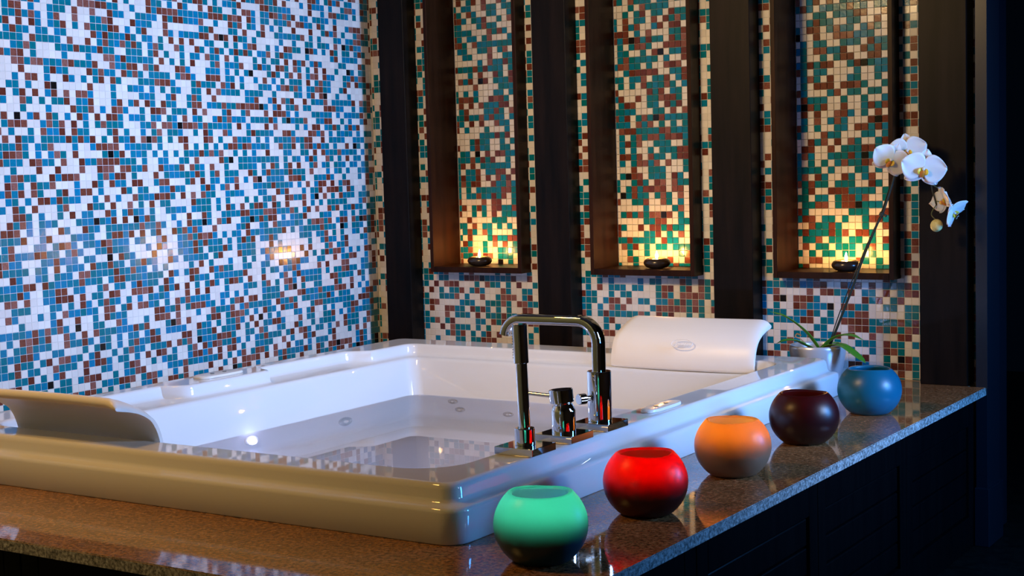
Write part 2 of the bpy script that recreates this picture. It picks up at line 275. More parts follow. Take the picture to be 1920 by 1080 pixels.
# left wall, three runs of columns; each line is "row first_column tiles"
LEFT_ROWS = """
8 1 T B T W W T T T W B B B B B T T W W T W W B
7 -2 T B B W T W W T T T W B W W B W W B T T W W T T T
6 -2 T T B T B T W T B W W B W W T T B B W W W B T T T
5 -2 B W B W B T W T T B W T W B T T T B B W T W T W B
4 -2 T B T T W T T W T T W W W W B T B T T T B T W T T
3 -3 T T T T W B T T T T W B W W B W T B T T B T B T W
2 -3 W W T T B T W W W T T T B T T T B T T W W T T T W
1 -3 B T B B W T W W W W T W W W T W W B B T B T T T T
0 -3 W W B B T B B T T T B B T T T B W W B T T B B W B
-1 -3 W W W B W W W T B T T W W W B T B T T W B T B T W
-2 -3 W W T W B B W T W W B T W T W T B W B T W W W T T
-3 -3 W T T W T W W B K W W W W W B W W W T W W T T T W
-4 -3 B W T B W B W T B W B W B B T W W W T W W W W T T
-5 -3 T W W B T W T W T T B W T T B W W W T B W T B W B
-6 -3 W W W T W W W T W W W B T T B W T W B B T W W T W
-7 -3 B W K W T B W B T W T W B T W B W B B T W T T T W
-8 -3 T B B B W W T B T B W B W T W T B T T T W W W T T
-9 -3 W T W W T W B T T B W B T T W W W T B W T W W T W
-10 -3 B W B T T W T T T T B T B T B W T W B T T B W B K
-11 -3 T T B T W T T B W W W T W W T B B B B W T T T T T
-12 -4 T B B B T W T W T B T W B W W W W T K T B W T T T
-13 -4 B T T T W B B T T W B W W B T T B B B B T T T W T
-14 -4 W W T W W W B W W B W W W B W W B B B W B B T T B
-15 -4 W T B B T T W W B T B B B W W W T B T B B W T W W
-16 -4 W B B T W B T T B W W W T W W B T W B T T W B B W
-17 -4 T B T B W B T W W T B W T B B W T W W W B T W T T
-18 -4 W T T W T W B B T B T T T W W T W B W T W W B T T
-19 -4 T W B T W B W W W T B W W W B T T W B W W B W T W
-20 -4 W W B B T W T W W T W B W T T W W B T W T B T T W
-21 -4 W B T B T W T T T W W W T T T K T T B W B W K T B
-22 -4 B B B W T W T W W B T W W B T T W T T T T T T B T
-23 -4 T T T B W W T B W W W T T T T W W T B B T B W B W
-24 -4 T B W W W T T W T B B T W T T T B B T T T W T T W
-25 -4 T B T T T B B T T W T B T W W T T B T T T W W W T
-26 -4 B T T W W W T T B T T T W T T W W K W B T T W W W
-27 -4 T T T T W T T W B W T T T W B T T B T T W T T B T
-28 -4 W B T W W T T W T T T W B B T T T T B T T B T T W
-29 -4 T T T B B W B T T T T T B T T T W T B B T T T T T
-30 -5 T T T B T W W T T B B W T T W W T B W T T W T B T
-31 -5 W B B W B W W T T B B B W B W T T W B B W W B B B
-32 -5 W W T T T W W W T T W T W B T W T B T T W T W T W
-33 -5 W B T W W W T W T W B T T T T T W B B W T B W B B
-34 -5 W W W T W W W W T B W W B W W T W B T T T W W W W
-35 -5 T T T T T B T B T B T W K W W T T W W B T W W W T
-36 -5 W T W B B B T B W W B T W B W B T T T T T T B T B
-37 -5 T W T T B T T T W W B T T B T W T T W T W T T W T
-38 -5 T T T B B T W W T T W W W T W T K T W T W T B T T B
-39 -5 T W B T T W T B W B B T T W T B W W T W T B T T W T
-40 -5 T T B W T T W W B T T T W B T B B T W T T W T W B W
-41 -5 W W T T B W T W T B W W W B W W T T W W T B B W W T
-42 -5 W B B W T T T K W T T W T B B B W W T W T T B B W W
-43 -1 B W T W T T T W W W B W T T T B B B W T B B
-44 2 T B W T B T B B T W T W T T W W T T B
11 39 B W B T
10 29 T T B B T W T W T T T B W W
9 21 W B T T W T W B T W W B W B T T W W T W B B T
8 21 W B T B B B B T T T T T T B B B T B B B W B T
7 21 T T T W B T B B T T T B W W T W W B T B W T T
6 21 T T W W B W W W W W W T T B W W W T T W B W W
5 21 B W W W B T W T T T T B B W B K B W B T T W T
4 21 T T W T W B W B W B W W T T W W T W T W T B B
3 21 W T B T W W B T W W B T W T B T W T B T B T W
2 21 W T B W T W W T W T T W B T T W B W T W W W T
1 21 T T W B W T W T W B W W W T B W T T T B W W T
0 21 B T B W W W B B T W W W T T T W T W T W T K W
-1 21 W T T T T W T B B T W W B B B W T T W T W W T
-2 21 T T B B B T W W W T B T T T W B T B W T W W W
-3 21 W T W T W T T W W T T W B W B T T T T W T T T
-4 21 T T W W T B W W T B T W W B W W W W W W T T B
-5 21 B T W B T T W W T B B W T T T B T T B B B B B
-6 21 W B B B W T T T W B W B W W W T B W W T B W W
-7 21 W T T W T T W B W T T W W T B T B T T T W T T
-8 21 T B W B B T K B B B T B T T T T T W B W T W W
-9 21 W T B W T T T W W T W B T W W B T W W W T B
-10 21 K B T W T W B B W W W B B W T W W B T T T W
-11 21 T W T W W W W B W T W T W T W T B B T B B T
-12 21 W T W T W T W T T T B T B T B W W T W T W T
-13 21 W W T T W W T T W B W W W W B T K W T T T T
-14 21 W W B T T T B W B T T W B W W T W W T T T T
-15 21 W B W T T T T T T B T W T B W T T T W W B T
-16 21 W T B B W W W T B W B W T T W T T B W T W B
-17 21 W W T T B T T W W W T B T W T B W B W W W T
-18 21 T B B B T W B W B W B T T W W T T T T W W W
-19 21 B W T T W W W W B T T T W T W T W W W T W T
-20 21 T W W T T T T W T T T T W T W B T W B W T B
-21 21 T W W W T W W B W W B T W W T T T T B B T T
-22 21 T B T W W T W B T T K T W B T B W W T T K T
-23 21 T B W W B T B T B T W W B W W W W T T B W W
-24 21 W T B W W T T B T B B B T W T W T T W B T T
-25 21 W B T W W T T T B T B T T T W T W T B T B
-26 21 B W W T W T T T B T W T T T B T W T T T T
-27 21 T W W B T W T T T T T W T B W W W B T T T
-28 21 T W T W W W W T W B W T W W W T W W T W T
-29 21 T T W B T W T B B W W B T B T T W W T T W
-30 21 T W B T W W W B T T T W T T T T T T B W W
-31 21 W T B T B W B W T W T B T W T B B T W B W
-32 21 T T T W W W B W B W B W W W T W W W T T T
-33 21 T W T W B T B T T T T W W T T W T W T W W
-34 21 B B T T B W T B B B T T W T W T B B W B B
-35 21 B B B W B W W W T W W B T T T B W T B T T
-36 21 W W T K B W B W W W T B B W T B B B T W T
-37 21 T W T T T T W W B T T W T W T T B T W B W
-38 21 B W W W W B B W T T T B W T T T B W T W B
-39 21 T T B W B T B W K T T T B B B T W W T T W
-40 21 B B W T W W T B W B T B B T T B T W T W T
-41 21 W T T T W W T B B T B W B W B B W T W W T
-42 21 W W T T T B T T T T T T B W T W T B W T B
-43 21 T W W T W B W W W W B W W T W B W B B B B
-44 21 W W B B T B W T T T W W B W W K T B B W T
13 66 B B W B T
12 56 B B T W T B T B W T T W W T T
11 43 T B B T T B W B W W W T W B T T T W T W W T B B T W B T
10 43 W W B B T T T T T W W W W B W W T W B B T T T W T W T T
9 43 T W T T B B T B T B W T T W T T T T W T W W W W W W W W
8 43 T W T T W T T T B W B B T T W B T W W B W W T B B B W T
7 43 T W B W T W T W W B W W W B W W T B T B W T W W T B B T
6 43 W T B W W T T T T T T B W T W T W W W T T W T T B B T T
5 43 T W W W W W T W W T W W T T W T T T W B W K T B T T W W
4 43 B W W T W T W B B T T W K B T W T W B T W T T W T B T W
3 43 W T T B W T B T T W W W T W W W W W T B W T T T T W W B
2 43 T W T W T T W B W B T B W T B T W W W W T T W W W B T W
1 43 T B T T W B B T W B T W T W B W B W W T W W K T W T T W
0 43 W W W T B T W T B W B W T B B W B T T W W T T B T B B W
-1 43 T W B W T W T W T T T W B W T B T T W W W T B W B T T B
-2 43 W T T T W T B B T B T W T T B B T T W W T B W W W W T W
-3 43 T T W W T W W W W T T W T B W B K W W T W W T W W W W B
-4 43 B W W T B W B T B W W B W T T T B W T T T T T B W B T B
-5 43 B K T W T B W T T B W T T W W W B B B T T W W T W T T B
-6 43 W W B W B B B T W T W W W T T T T T W T W T T T T B W T
-7 43 T T T B T W T K T T T B W W T T B B W W T W T W W T B W
-8 43 W W B W B W W W W T W T W B B W T T B T W T B T B W W W
-9 43 T T T T W W B B T W W W B B T B W T W T T T T W T W T T
-10 43 T W T W T T T T B T T B B W W B W T T T T W W T T T W W
-11 43 T T T W W B T T B W T B B T B T T W T W W B W K T W T B
-12 43 W W B W W W T T W W T T W B W B T T T B T T T T W T W T
-13 43 T T T T T W T W T T W T B T W W B T W T W B W T T W B T
-14 43 W T W B T W T B W B W W T B W T T W T T T W T T W T T W
-15 43 W T B T T T T B T T T W B W W W T W T T W T W W T T T B
-16 43 K W T T T T W B B B T W W T T T B T W W T W W W T W B T
-17 43 T T T B T T T T W T W B W T B B W B W T B B W W W W B T
-18 43 T T W W B T B W W W T W T T B W B B B T W B T W W T W W
-19 43 W T T B W W B B T T B W T K W B W T W B T T T W T T T W
-20 43 B T W B T W B W W W B W T W T W T T T T T W W W T B W T
-21 43 T B B B T T T B T W T B W B W W B T B W T T B T T W T T
-22 43 B T B B W T W T T T B W W W T T T W W T T W T W T T W T
-23 43 T T W B T T T T T T W T B B B T B W T B B W B T K B T B
-24 43 T T T T T B W T W T T T T T B T T T W K T W T T T W T B
-25 43 T T B T W W W W W T T T W T T B W T W T W W T T W B T B
-26 42 W W W B W T W W W W W W T W W T B T T W T B W W W T T W W
-27 42 W T B T T B T B W W B W B W W W T B W T T B W W W W T W T
-28 42 W W T B W W W W T W W B W T W T B T B B T W T W T W B B W
-29 42 W T T W W B B T B B T T W W T T W W B W T T B B W W T W B
-30 42 W T W T T W T T B T W W W W B W B W W W B B W W W T T W B
-31 42 W B W W W T B W T B T T T T T W T W T T B B T T W T T T B
-32 42 W T B W T W B B T W B T T T T W W B B T T T T W B T W T T
-33 42 W T T T T W T B K W T W W T T W W W B T W W B W W T W W W
-34 42 W T T T T B W W W B B T T T B T T T B B B W B W T W T W B
-35 42 T T T W B T T B T W T T T T T T B T W T T T W W W T B B T
-36 42 W B T T W B T T B W W W T B B T T T T T T T T W B B B T W
-37 42 K W T W T W W W T T W T B W W T W T W W T T B B W T T B T
-38 42 W T T B B T W W W B W T T W W T T B W T W T B T T T T T W
-39 42 B T W W T T W W B T W W T W T T T T W W B T T T W W B T T
-40 42 T B T T T W T B W B B T W T T W T W B W B T T T W T B W T
-41 42 T T T W W B W T W W B T B W W W T B W W W T W B W B W T T
-42 42 B T W B W W B W T T W T W T T T W B W W W W W T B T W T T
-43 42 W B W B T B T T T T B T W B T W B B K B B B W T B T W T K
-44 42 W W W W T B T T W B W W W B T T B T B B W B T K B T T T K
"""
LEFT_TILE = {}
for ln in LEFT_ROWS.split(chr(10)):
    q = ln.split()
    for n_, ch in enumerate(q[2:]): LEFT_TILE[(int(q[1]) + n_, int(q[0]))] = 'WTBK'.index(ch)
KIND = {'W': 0, 'T': 1, 'B': 2, 'K': 3}
def from_rows(rows, c0, r0, edge=None):
    """lookup: column index i counted from c0, row index j (upwards) whose top row is r0"""
    def f(i, j):
        r, c = r0 - j, i - c0
        if 0 <= r < len(rows) and 0 <= c < len(rows[r]): return KIND[rows[r][c]]
        if edge and 0 <= r < len(edge) and -len(edge[r]) <= c < 0: return KIND[edge[r][c]]
        return None
    return f
def left_lookup(i, j):
    return LEFT_TILE.get((i, j))
def pick(rng):
    r = rng.random()
    return 0 if r < .475 else 1 if r < .795 else 2 if r < .998 else 3
class Mosaic:
    def __init__(s): s.v = []; s.f = []; s.mi = []; s.tone = []
    def tile(s, o, u, v, n, kind, tone, g=0.00055, h=0.0009, tilt=0.010):
        """tile with corner o, edges u and v, outward normal n"""
        rng = R
        b = len(s.v)
        uh, vh = u.normalized(), v.normalized()
        o1 = o + uh * g + vh * g; U = u - uh * 2 * g; V = v - vh * 2 * g
        a = rng.uniform(-tilt, tilt) * T; c = rng.uniform(-tilt, tilt) * T
        top = [(0, 0, -a - c), (1, 0, a - c), (1, 1, a + c), (0, 1, c - a)]
        e = 0.0007
        for (i, j, d) in top:
            s.v.append(o1 + U * i + V * j)
        for (i, j, d) in top:
            p = o1 + U * i + V * j + uh * (e if i == 0 else -e) + vh * (e if j == 0 else -e)
            s.v.append(p + n * (h + d * .5))
        s.f += [(b + 4, b + 5, b + 6, b + 7), (b, b + 1, b + 5, b + 4), (b + 1, b + 2, b + 6, b + 5), (b + 2, b + 3, b + 7, b + 6), (b + 3, b, b + 4, b + 7)]
        s.mi += [kind] * 5; s.tone += [tone] * 5
    def build(s, name, parent=None):
        me = bpy.data.meshes.new(name); me.from_pydata([tuple(p) for p in s.v], [], s.f); me.update()
        for m in (M_WHITE, M_TEAL, M_BROWN, M_BLACK): me.materials.append(m)
        me.polygons.foreach_set('material_index', s.mi)
        at = me.attributes.new('tone', 'FLOAT', 'FACE'); at.data.foreach_set('value', s.tone)
        o = bpy.data.objects.new(name, me); COL.objects.link(o)
        if parent: o.parent = parent
        return o
def patch(M, origin, udir, vdir, n, u0, u1, v0, v1, holes=(), phase=(0, 0), lookup=None, seed=0, pitch=(T, T)):
    """fill [u0,u1]x[v0,v1] with a tile grid on the given phase, cutting tiles at the borders and holes"""
    rng = random.Random(seed)
    ou, ov = phase; pu, pv = pitch
    i0 = math.floor((u0 - ou) / pu); i1 = math.ceil((u1 - ou) / pu)
    j0 = math.floor((v0 - ov) / pv); j1 = math.ceil((v1 - ov) / pv)
    for i in range(i0, i1):
        for j in range(j0, j1):
            kind = pick(rng); tone = rng.random()
            if lookup:
                k = lookup(i, j)
                if k is not None: kind = k
            a0, a1 = max(u0, ou + i * pu), min(u1, ou + (i + 1) * pu)
            b0, b1 = max(v0, ov + j * pv), min(v1, ov + (j + 1) * pv)
            if a1 - a0 < .003 or b1 - b0 < .003: continue
            bad = False
            for (h0, h1, g0, g1) in holes:
                if a0 < h1 and a1 > h0 and b0 < g1 and b1 > g0:
                    # clip horizontally if the tile pokes out, else drop it
                    if b0 < g0 and b1 > g0: b1 = g0
                    elif b1 > g1 and b0 < g1: b0 = g1
                    elif a0 < h0: a1 = h0
                    elif a1 > h1: a0 = h1
                    else: bad = True
            if bad or a1 - a0 < .003 or b1 - b0 < .003: continue
            M.tile(origin + udir * a0 + vdir * b0, udir * (a1 - a0), vdir * (b1 - b0), n, kind, tone)

X, Y, Z = Vector((1, 0, 0)), Vector((0, 1, 0)), Vector((0, 0, 1))
CEIL = 2.72
WALLX = 2.005           # right end of the niche wall
YF = -4.9               # front wall
XR = 3.56
NICHES = [(0.2605, 0.6075), (0.854, 1.199), (1.442, 1.787)]
NZ0, NZ1 = 0.8745, 2.12
ND = 0.085              # depth of the recess behind the wall face

# left wall
bm = bmesh.new(); box(bm, -0.12, 0, YF, 0.2, FLOOR, CEIL)
wl = struct(obj('wall_left', bm, M_GROUT, smooth=False))
Mo = Mosaic()
patch(Mo, Vector((0, 0, 0)), Y, Z, X, -2.36, -0.0015, FLOOR + .02, 2.3, phase=(-1.4376, 1.4967), lookup=left_lookup, seed=5, pitch=(.02011, .01981))
mo = Mo.build('mosaic', wl)
bm = bmesh.new(); box(bm, .0005, .03, YF + .01, -2.362, FLOOR + .001, CEIL - .001, .001)
obj('added_wall_panel', bm, M_FRONT, wl, smooth=False)  # unseen panel added to stop mosaic bounce and reflect olive in the chrome

# niche wall: solid pieces around the openings, plus recess backs
bm = bmesh.new()
xs = [0] + [v for n in NICHES for v in n] + [WALLX]
for i in range(0, len(xs), 2): box(bm, xs[i], xs[i + 1], 0, 0.12, FLOOR, CEIL)
for (a, b) in NICHES:
    box(bm, a, b, 0, 0.12, FLOOR, NZ0); box(bm, a, b, 0, 0.12, NZ1, CEIL)
box(bm, 0, WALLX, ND + .012, 0.22, FLOOR, CEIL)
wb = struct(obj('wall_back', bm, M_GROUT, smooth=False))
Mo = Mosaic()
B0 = DECK + 12.15 * T                                   # level of the first full joint under the niches
for k, (xa, xb, ph, c0) in enumerate([(0.0015, 0.73, 10.5, 0), (0.73, 1.325, 41.11, 0), (1.325, WALLX - .001, 68.84, 0)]):
    patch(Mo, Vector((0, 0, 0)), X, Z, -Y, xa, xb, DECK - .02, CEIL - .1, holes=[(a + .002, b - .002, NZ0 + .002, NZ1 - .002) for a, b in NICHES],
          phase=(ph * T, B0), lookup=from_rows(ROWS_B[k], c0, 0, EDGE_B[k] if k < 2 else None), seed=9 + k)
NP = [(.2845, .9085, .01956, 43), (.8790, .9020, .01957, 41), (1.4690, .9050, .01974, 38)]   # first full column edge, top of last row, pitch
for k, (a, b) in enumerate(NICHES):
    cx, rz, pt, nr = NP[k]
    patch(Mo, Vector((0, ND + .010, 0)), X, Z, -Y, a + .014, b - .014, NZ0 + .018, NZ1 - .014, phase=(cx - pt, rz - pt), lookup=from_rows(ROWS_N[k], 0, nr), seed=20 + k, pitch=(pt, pt))
Mo.build('mosaic', wb)

# other walls, floor, ceiling
bm = bmesh.new(); box(bm, -0.12, 5.0, YF, 3.2, FLOOR - .1, FLOOR)
struct(obj('floor', bm, M_FLOOR, smooth=False))
bm = bmesh.new(); box(bm, -0.12, 5.0, YF, 3.2, CEIL, CEIL + .1)
struct(obj('ceiling', bm, M_CEIL, smooth=False))
bm = bmesh.new(); box(bm, -0.12, 5.0, YF - .1, YF, FLOOR, CEIL)
struct(obj('wall_front', bm, M_FRONT, smooth=False))
WY0, WY1, WZ0, WZ1 = -1.17, -0.43, 1.16, 2.08
bm = bmesh.new()
box(bm, XR, XR + .12, YF, WY0, FLOOR, CEIL); box(bm, XR, XR + .12, WY1, 3.2, FLOOR, CEIL)
box(bm, XR, XR + .12, WY0, WY1, FLOOR, WZ0); box(bm, XR, XR + .12, WY0, WY1, WZ1, CEIL)
struct(obj('wall_right', bm, M_ROOM, smooth=False))
bm = bmesh.new()
box(bm, XR + .04, XR + .09, WY0, WY0 + .04, WZ0, WZ1); box(bm, XR + .04, XR + .09, WY1 - .04, WY1, WZ0, WZ1)
box(bm, XR + .04, XR + .09, WY0, WY1, WZ0, WZ0 + .04); box(bm, XR + .04, XR + .09, WY0, WY1, WZ1 - .04, WZ1)
win = struct(obj('window_1', bm, M_CABWOOD, smooth=False))
bm = bmesh.new(); box(bm, XR + .06, XR + .066, WY0 + .04, WY1 - .04, WZ0 + .04, WZ1 - .04)
obj('pane', bm, emissive('lit_window_pane', (0.42, 0.62, 1.0), 1.0), win, smooth=False)
bm = bmesh.new(); box(bm, -0.12, 5.0, 3.2, 3.3, FLOOR, CEIL)
struct(obj('wall_far', bm, M_ROOM, smooth=False))
# dark post closing the end of the niche wall, with its plinth
bm = bmesh.new()
box(bm, 2.006, 2.0365, -0.068, 0.050, FLOOR, CEIL, .001); box(bm, 2.0055, 2.010, 0.050, 0.223, FLOOR, CEIL)
t1 = struct(obj('trim_1', bm, M_POST, smooth=False))
bm = bmesh.new(); box(bm, 2.004, 2.0425, -0.078, 0.062, FLOOR, 0.335, .002)
obj('plinth', bm, M_POST, t1, smooth=False)

# ------------------------------------------------------------------ dark pilasters
PIL = [(0.087, 0.187), (0.672, 0.790), (1.264, 1.385), (1.8595, 1.984)]
PLAB = ['dark wooden pilaster nearest the corner with the bright mosaic wall',
        'dark wooden pilaster rising behind the chrome spout, between the left and middle niches',
        'dark wooden pilaster rising behind the white pillow, between the middle and right niches',
        'dark wooden pilaster standing on the stone deck at its right end, behind the orchid flowers']
for k, (a, b) in enumerate(PIL):
    bm = bmesh.new()
    box(bm, a, b, -0.068, -0.0012, DECK, CEIL, 0.0015)
    tag(obj('wooden_pilaster', bm, M_WOOD, smooth=False), PLAB[k], 'pilaster', 'dark pilasters on the niche wall')

# ------------------------------------------------------------------ niche boxes
NLAB = ['dark wooden niche box with a small candle, left of the three niches',
        'dark wooden niche box with a small candle, middle of the three niches',
        'dark wooden niche box behind the orchid stem, right of the three niches']
NW = 0.0135
for k, (a, b) in enumerate(NICHES):
    t = thing('niche_box', NLAB[k], 'niche', (a, 0, NZ0), 'candle niches in the mosaic wall')
    w = b - a; h = NZ1 - NZ0; y0, y1 = -0.058, ND + .008
    for nm, (x0, x1, z0, z1) in {'side_board': (0, NW, 0, h), 'side_board_': (w - NW, w, 0, h), 'bottom_board': (NW, w - NW, 0, .0185), 'top_board': (NW, w - NW, h - .018, h)}.items():
        bm = bmesh.new(); box(bm, x0 + .0003, x1 - .0003, y0, y1, z0 + .0003, z1 - .0003, 0.0008)
        obj(nm.rstrip('_'), bm, M_NICHEWOOD, t, smooth=False)

# ------------------------------------------------------------------ stone deck and its surround
bm = bmesh.new()
TX0, TX1, TY0, TY1 = 0.315, 1.735, -2.045, -0.31     # tub footprint
HX0, HX1, HY0, HY1 = 0.345, 1.705, -2.015, -0.34     # cut-out under the tub
DX, DY = 2.033, -2.34
outer = [(0.002, -0.002), (0.002, DY), (DX, DY), (DX, -0.069), (1.987, -0.069), (1.987, -0.002)]
inner = [(HX0, HY1), (HX0, HY0), (HX1, HY0), (HX1, HY1)]
def prism_with_hole(bm, outer, inner, z0, z1):
    lo = [bm.verts.new((x, y, z0)) for x, y in outer]; li = [bm.verts.new((x, y, z0)) for x, y in inner]
    hi = [bm.verts.new((x, y, z1)) for x, y in outer]; hh = [bm.verts.new((x, y, z1)) for x, y in inner]
    for A, B in ((lo, hi), (li, hh)):
        for i in range(len(A)): bm.faces.new((A[i], A[(i + 1) % len(A)], B[(i + 1) % len(A)], B[i]))
    for O, I in ((lo, li), (hi, hh)):
        # four bridging quads/ngons: left, front, right, back
        bm.faces.new((O[0], O[1], I[1], I[0])); bm.faces.new((O[1], O[2], I[2], I[1]))
        bm.faces.new((O[2], O[3], I[3], I[2])); bm.faces.new((O[3], O[4], O[5], O[0], I[0], I[3]))
prism_with_hole(bm, outer, inner, DECK - .020, DECK)
bmesh.ops.bevel(bm, geom=[e for e in bm.edges if abs(e.verts[0].co.z - DECK) < 1e-6 and abs(e.verts[1].co.z - DECK) < 1e-6 and (min(e.verts[0].co.y, e.verts[1].co.y) <= DY + 1e-6 and max(e.verts[0].co.y, e.verts[1].co.y) <= DY + 1e-6 or min(e.verts[0].co.x, e.verts[1].co.x) >= DX - 1e-6)], offset=.0018, segments=2, affect='EDGES')
dk = obj('stone_deck', bm, [M_GRANITE, M_EDGE], smooth=False)
for p in dk.data.polygons:
    if abs(p.normal.z) < .5: p.material_index = 1
tag(dk, 'polished brown speckled stone deck around the white bathtub', 'deck')

t = thing('tub_surround', 'black-brown panelled wooden surround carrying the stone deck', 'cabinet', (1.0, -1.2, FLOOR))
def wb_(x0, x1, y0, y1, z0, z1, bev=.002): return (x0 - 1.0, x1 - 1.0, y0 + 1.2, y1 + 1.2, z0 - FLOOR, z1 - FLOOR, bev)
bm = bmesh.new()
box(bm, *wb_(.01, 1.975, -2.285, -2.265, FLOOR, DECK - .021)); box(bm, *wb_(1.975, 1.985, -2.285, -.075, FLOOR, DECK - .021))
obj('carcass', bm, M_CABWOOD, t, smooth=False)
def panel_run(axis, a0, a1, n, face):
    step = (a1 - a0) / n
    z0, z1 = FLOOR, DECK - .021
    for i in range(n):
        p0, p1 = a0 + i * step, a0 + (i + 1) * step
        bm = bmesh.new()
        s = .045
        def bb(q0, q1, w0, w1, d0, d1, bev=.002):
            if axis == 'y': box(bm, *wb_(face + d0, face + d1, q0, q1, w0, w1, bev))
            else: box(bm, *wb_(q0, q1, face - d1, face - d0, w0, w1, bev))
        bb(p0 + .001, p0 + s, z0 + .0, z1, 0, .018); bb(p1 - s, p1 - .001, z0, z1, 0, .018)
        bb(p0 + s, p1 - s, z1 - .075, z1, 0, .018); bb(p0 + s, p1 - s, z0, z0 + .085, 0, .018)
        o = obj('door_frame', bm, M_CABWOOD, t, smooth=False)
        bm = bmesh.new()
        nn = 4; zz0, zz1 = z0 + .087, z1 - .077; st = (zz1 - zz0) / nn
        for j in range(nn):
            bb(p0 + s + .001, p1 - s - .001, zz0 + j * st + .002, zz0 + (j + 1) * st - .002, .001, .012, .003)
        obj('slat_panel', bm, M_CABWOOD, o, smooth=False)
panel_run('y', -2.283, -.077, 4, 1.985)
panel_run('x', .03, 1.97, 4, -2.285)

# ------------------------------------------------------------------ bathtub
NS, NC = 72, 10
def rrect(x0, x1, y0, y1, rr, left=None, ns=NS):
    """closed loop with fixed vertex count; rr = radii (back-left, front-left, front-right, back-right)"""
    bl, fl, fr, br = rr if isinstance(rr, (tuple, list)) else (rr,) * 4
    P = []
    def side(p, q, n):
        for i in range(n): P.append((p[0] + (q[0] - p[0]) * i / n, p[1] + (q[1] - p[1]) * i / n))
    def arc(cx, cy, r, a0, a1):
        for i in range(NC): a = a0 + (a1 - a0) * i / NC; P.append((cx + r * cos(a), cy + r * sin(a)))
    # left side, going front (y decreasing)
    n0 = len(P)
    side((x0, y1 - bl), (x0, y0 + fl), ns)
    if left:
        for i in range(n0, len(P)): P[i] = (left(P[i][1]), P[i][1])
    arc(x0 + fl, y0 + fl, fl, pi, 1.5 * pi)
    side((x0 + fl, y0), (x1 - fr, y0), ns)
    arc(x1 - fr, y0 + fr, fr, 1.5 * pi, 2 * pi)
    side((x1, y0 + fr), (x1, y1 - br), ns)
    arc(x1 - br, y1 - br, br, 0, .5 * pi)
    side((x1 - br, y1), (x0 + bl, y1), ns)
    arc(x0 + bl, y1 - bl, bl, .5 * pi, pi)
    return P
def loft(bm, loops, cap0=False, cap1=False):
    rings = []
    for (L, z) in loops: rings.append([bm.verts.new((x, y, z)) for x, y in L])
    n = len(rings[0])
    for A, B in zip(rings, rings[1:]):
        for i in range(n):
            bm.faces.new((A[i], A[(i + 1) % n], B[(i + 1) % n], B[i]))
    if cap0: bm.faces.new(list(reversed(rings[0])))
    if cap1: bm.faces.new(rings[-1])
    return rings
RZ = 0.695; WATER = 0.557
def sstep(a, b, t):
    t = min(1, max(0, (t - a) / (b - a))); return t * t * (3 - 2 * t)
def rim_left(off):
    def f(y):
        rec = .062
        # 0 = normal rim, 1 = recessed rim (arm-rest hollows on both sides of the control block)
        a = sstep(-.628, -.668, y) * (1 - sstep(-1.030, -1.062, y))
        b = sstep(-1.352, -1.388, y) * (1 - sstep(-1.72, -1.76, y))
        base = .458 + off
        return base - rec * max(a, b)
    return f
def outr(i, z, r=.035): return (rrect(TX0 + i, TX1 - i, TY0 + i, TY1 - i, max(r - i * .3, .012)), z)
bm = bmesh.new()
loops = [outr(.012, DECK + .0005), outr(.002, DECK + .0005), outr(0, DECK + .003), outr(0, .652), outr(.0015, .6575), outr(.006, .6605), outr(.0155, .6625),
         outr(.0205, .6655), outr(.0225, .671), outr(.0245, .684), outr(.0265, .6905), outr(.030, .694), outr(.035, RZ), outr(.0365, RZ)]
IX1, IY0, IY1 = 1.627, -1.938, -0.447
def inn(off, z, rr, lf=True): return (rrect(.458 + off, IX1 - off, IY0 + off, IY1 - off, rr, rim_left(off) if lf else None), z)
RR = (.030, .07, .095, .07)
loops += [inn(-.0075, RZ, RR), inn(-.006, RZ, RR), inn(-.0025, RZ - .0012, RR), inn(0, RZ - .004, RR), inn(.001, RZ - .010, RR), inn(.003, .672, RR), inn(.005, .6655, RR), inn(.009, .6625, RR)]
def basin(off, z, r): return (rrect(.484 + off, IX1 - .012 - off, IY0 + .012 + off, -.474 - off, (r, r + .03, r + .05, r + .03)), z)
loops += [basin(-.006, .6608, .034), basin(-.001, .6598, .034), basin(.003, .6565, .034), basin(.005, .650, .034), basin(.018, .60, .034), basin(.028, .557, .036), basin(.036, .520, .038), basin(.040, .506, .04),
          basin(.048, .4985, .045), basin(.060, .496, .05), basin(.15, .492, .06), basin(.172, .484, .07), basin(.19, .455, .07), basin(.21, .40, .07), basin(.23, .30, .07), basin(.25, .215, .07), basin(.27, .196, .08), basin(.32, .19, .08)]
loft(bm, loops, cap1=True)
tub = thing('bathtub', 'large white acrylic whirlpool bathtub set into the stone deck', 'bathtub', (1.025, -1.18, DECK))
def loc(o, p=None):   # parent keeping world placement of a mesh made in world coordinates
    par = p or tub
    o.parent = par; o.matrix_parent_inverse = Matrix.Translation(par.location).inverted(); return o
loc(obj('tub_shell', bm, M_ACRYLIC, angle=50))

# jets, lamp
def wall_disc(bm, c, nrm, r, h):
    cyl(bm, Vector(c), Vector(c) + Vector(nrm) * h, r, n=28, bev=h * .4)
def jet(c, nrm, r):
    bm = bmesh.new(); c = Vector(c); nrm = Vector(nrm).normalized()
    q = nrm.to_track_quat('Z', 'Y').to_matrix().to_4x4(); q.translation = c
    lathe(bm, [(0, .001), (r * .35, .001), (r * .4, .003), (r * .55, .002), (r * .7, .0015), (r * .8, .005), (r, .003), (r * 1.02, -.004)], 28)
    for v in bm.verts: v.co = q @ v.co; v.co.z = c.z + (v.co.z - c.z) * .42
    o = obj('jet', bm, M_JET); loc(o)
    bm = bmesh.new(); cyl(bm, c + nrm * .001, c + nrm * .006, r * .33, n=20, bev=.001)
    for v in bm.verts: v.co.z = c.z + (v.co.z - c.z) * .42
    p = obj('nozzle', bm, M_PADPLASTIC, o)
    return o
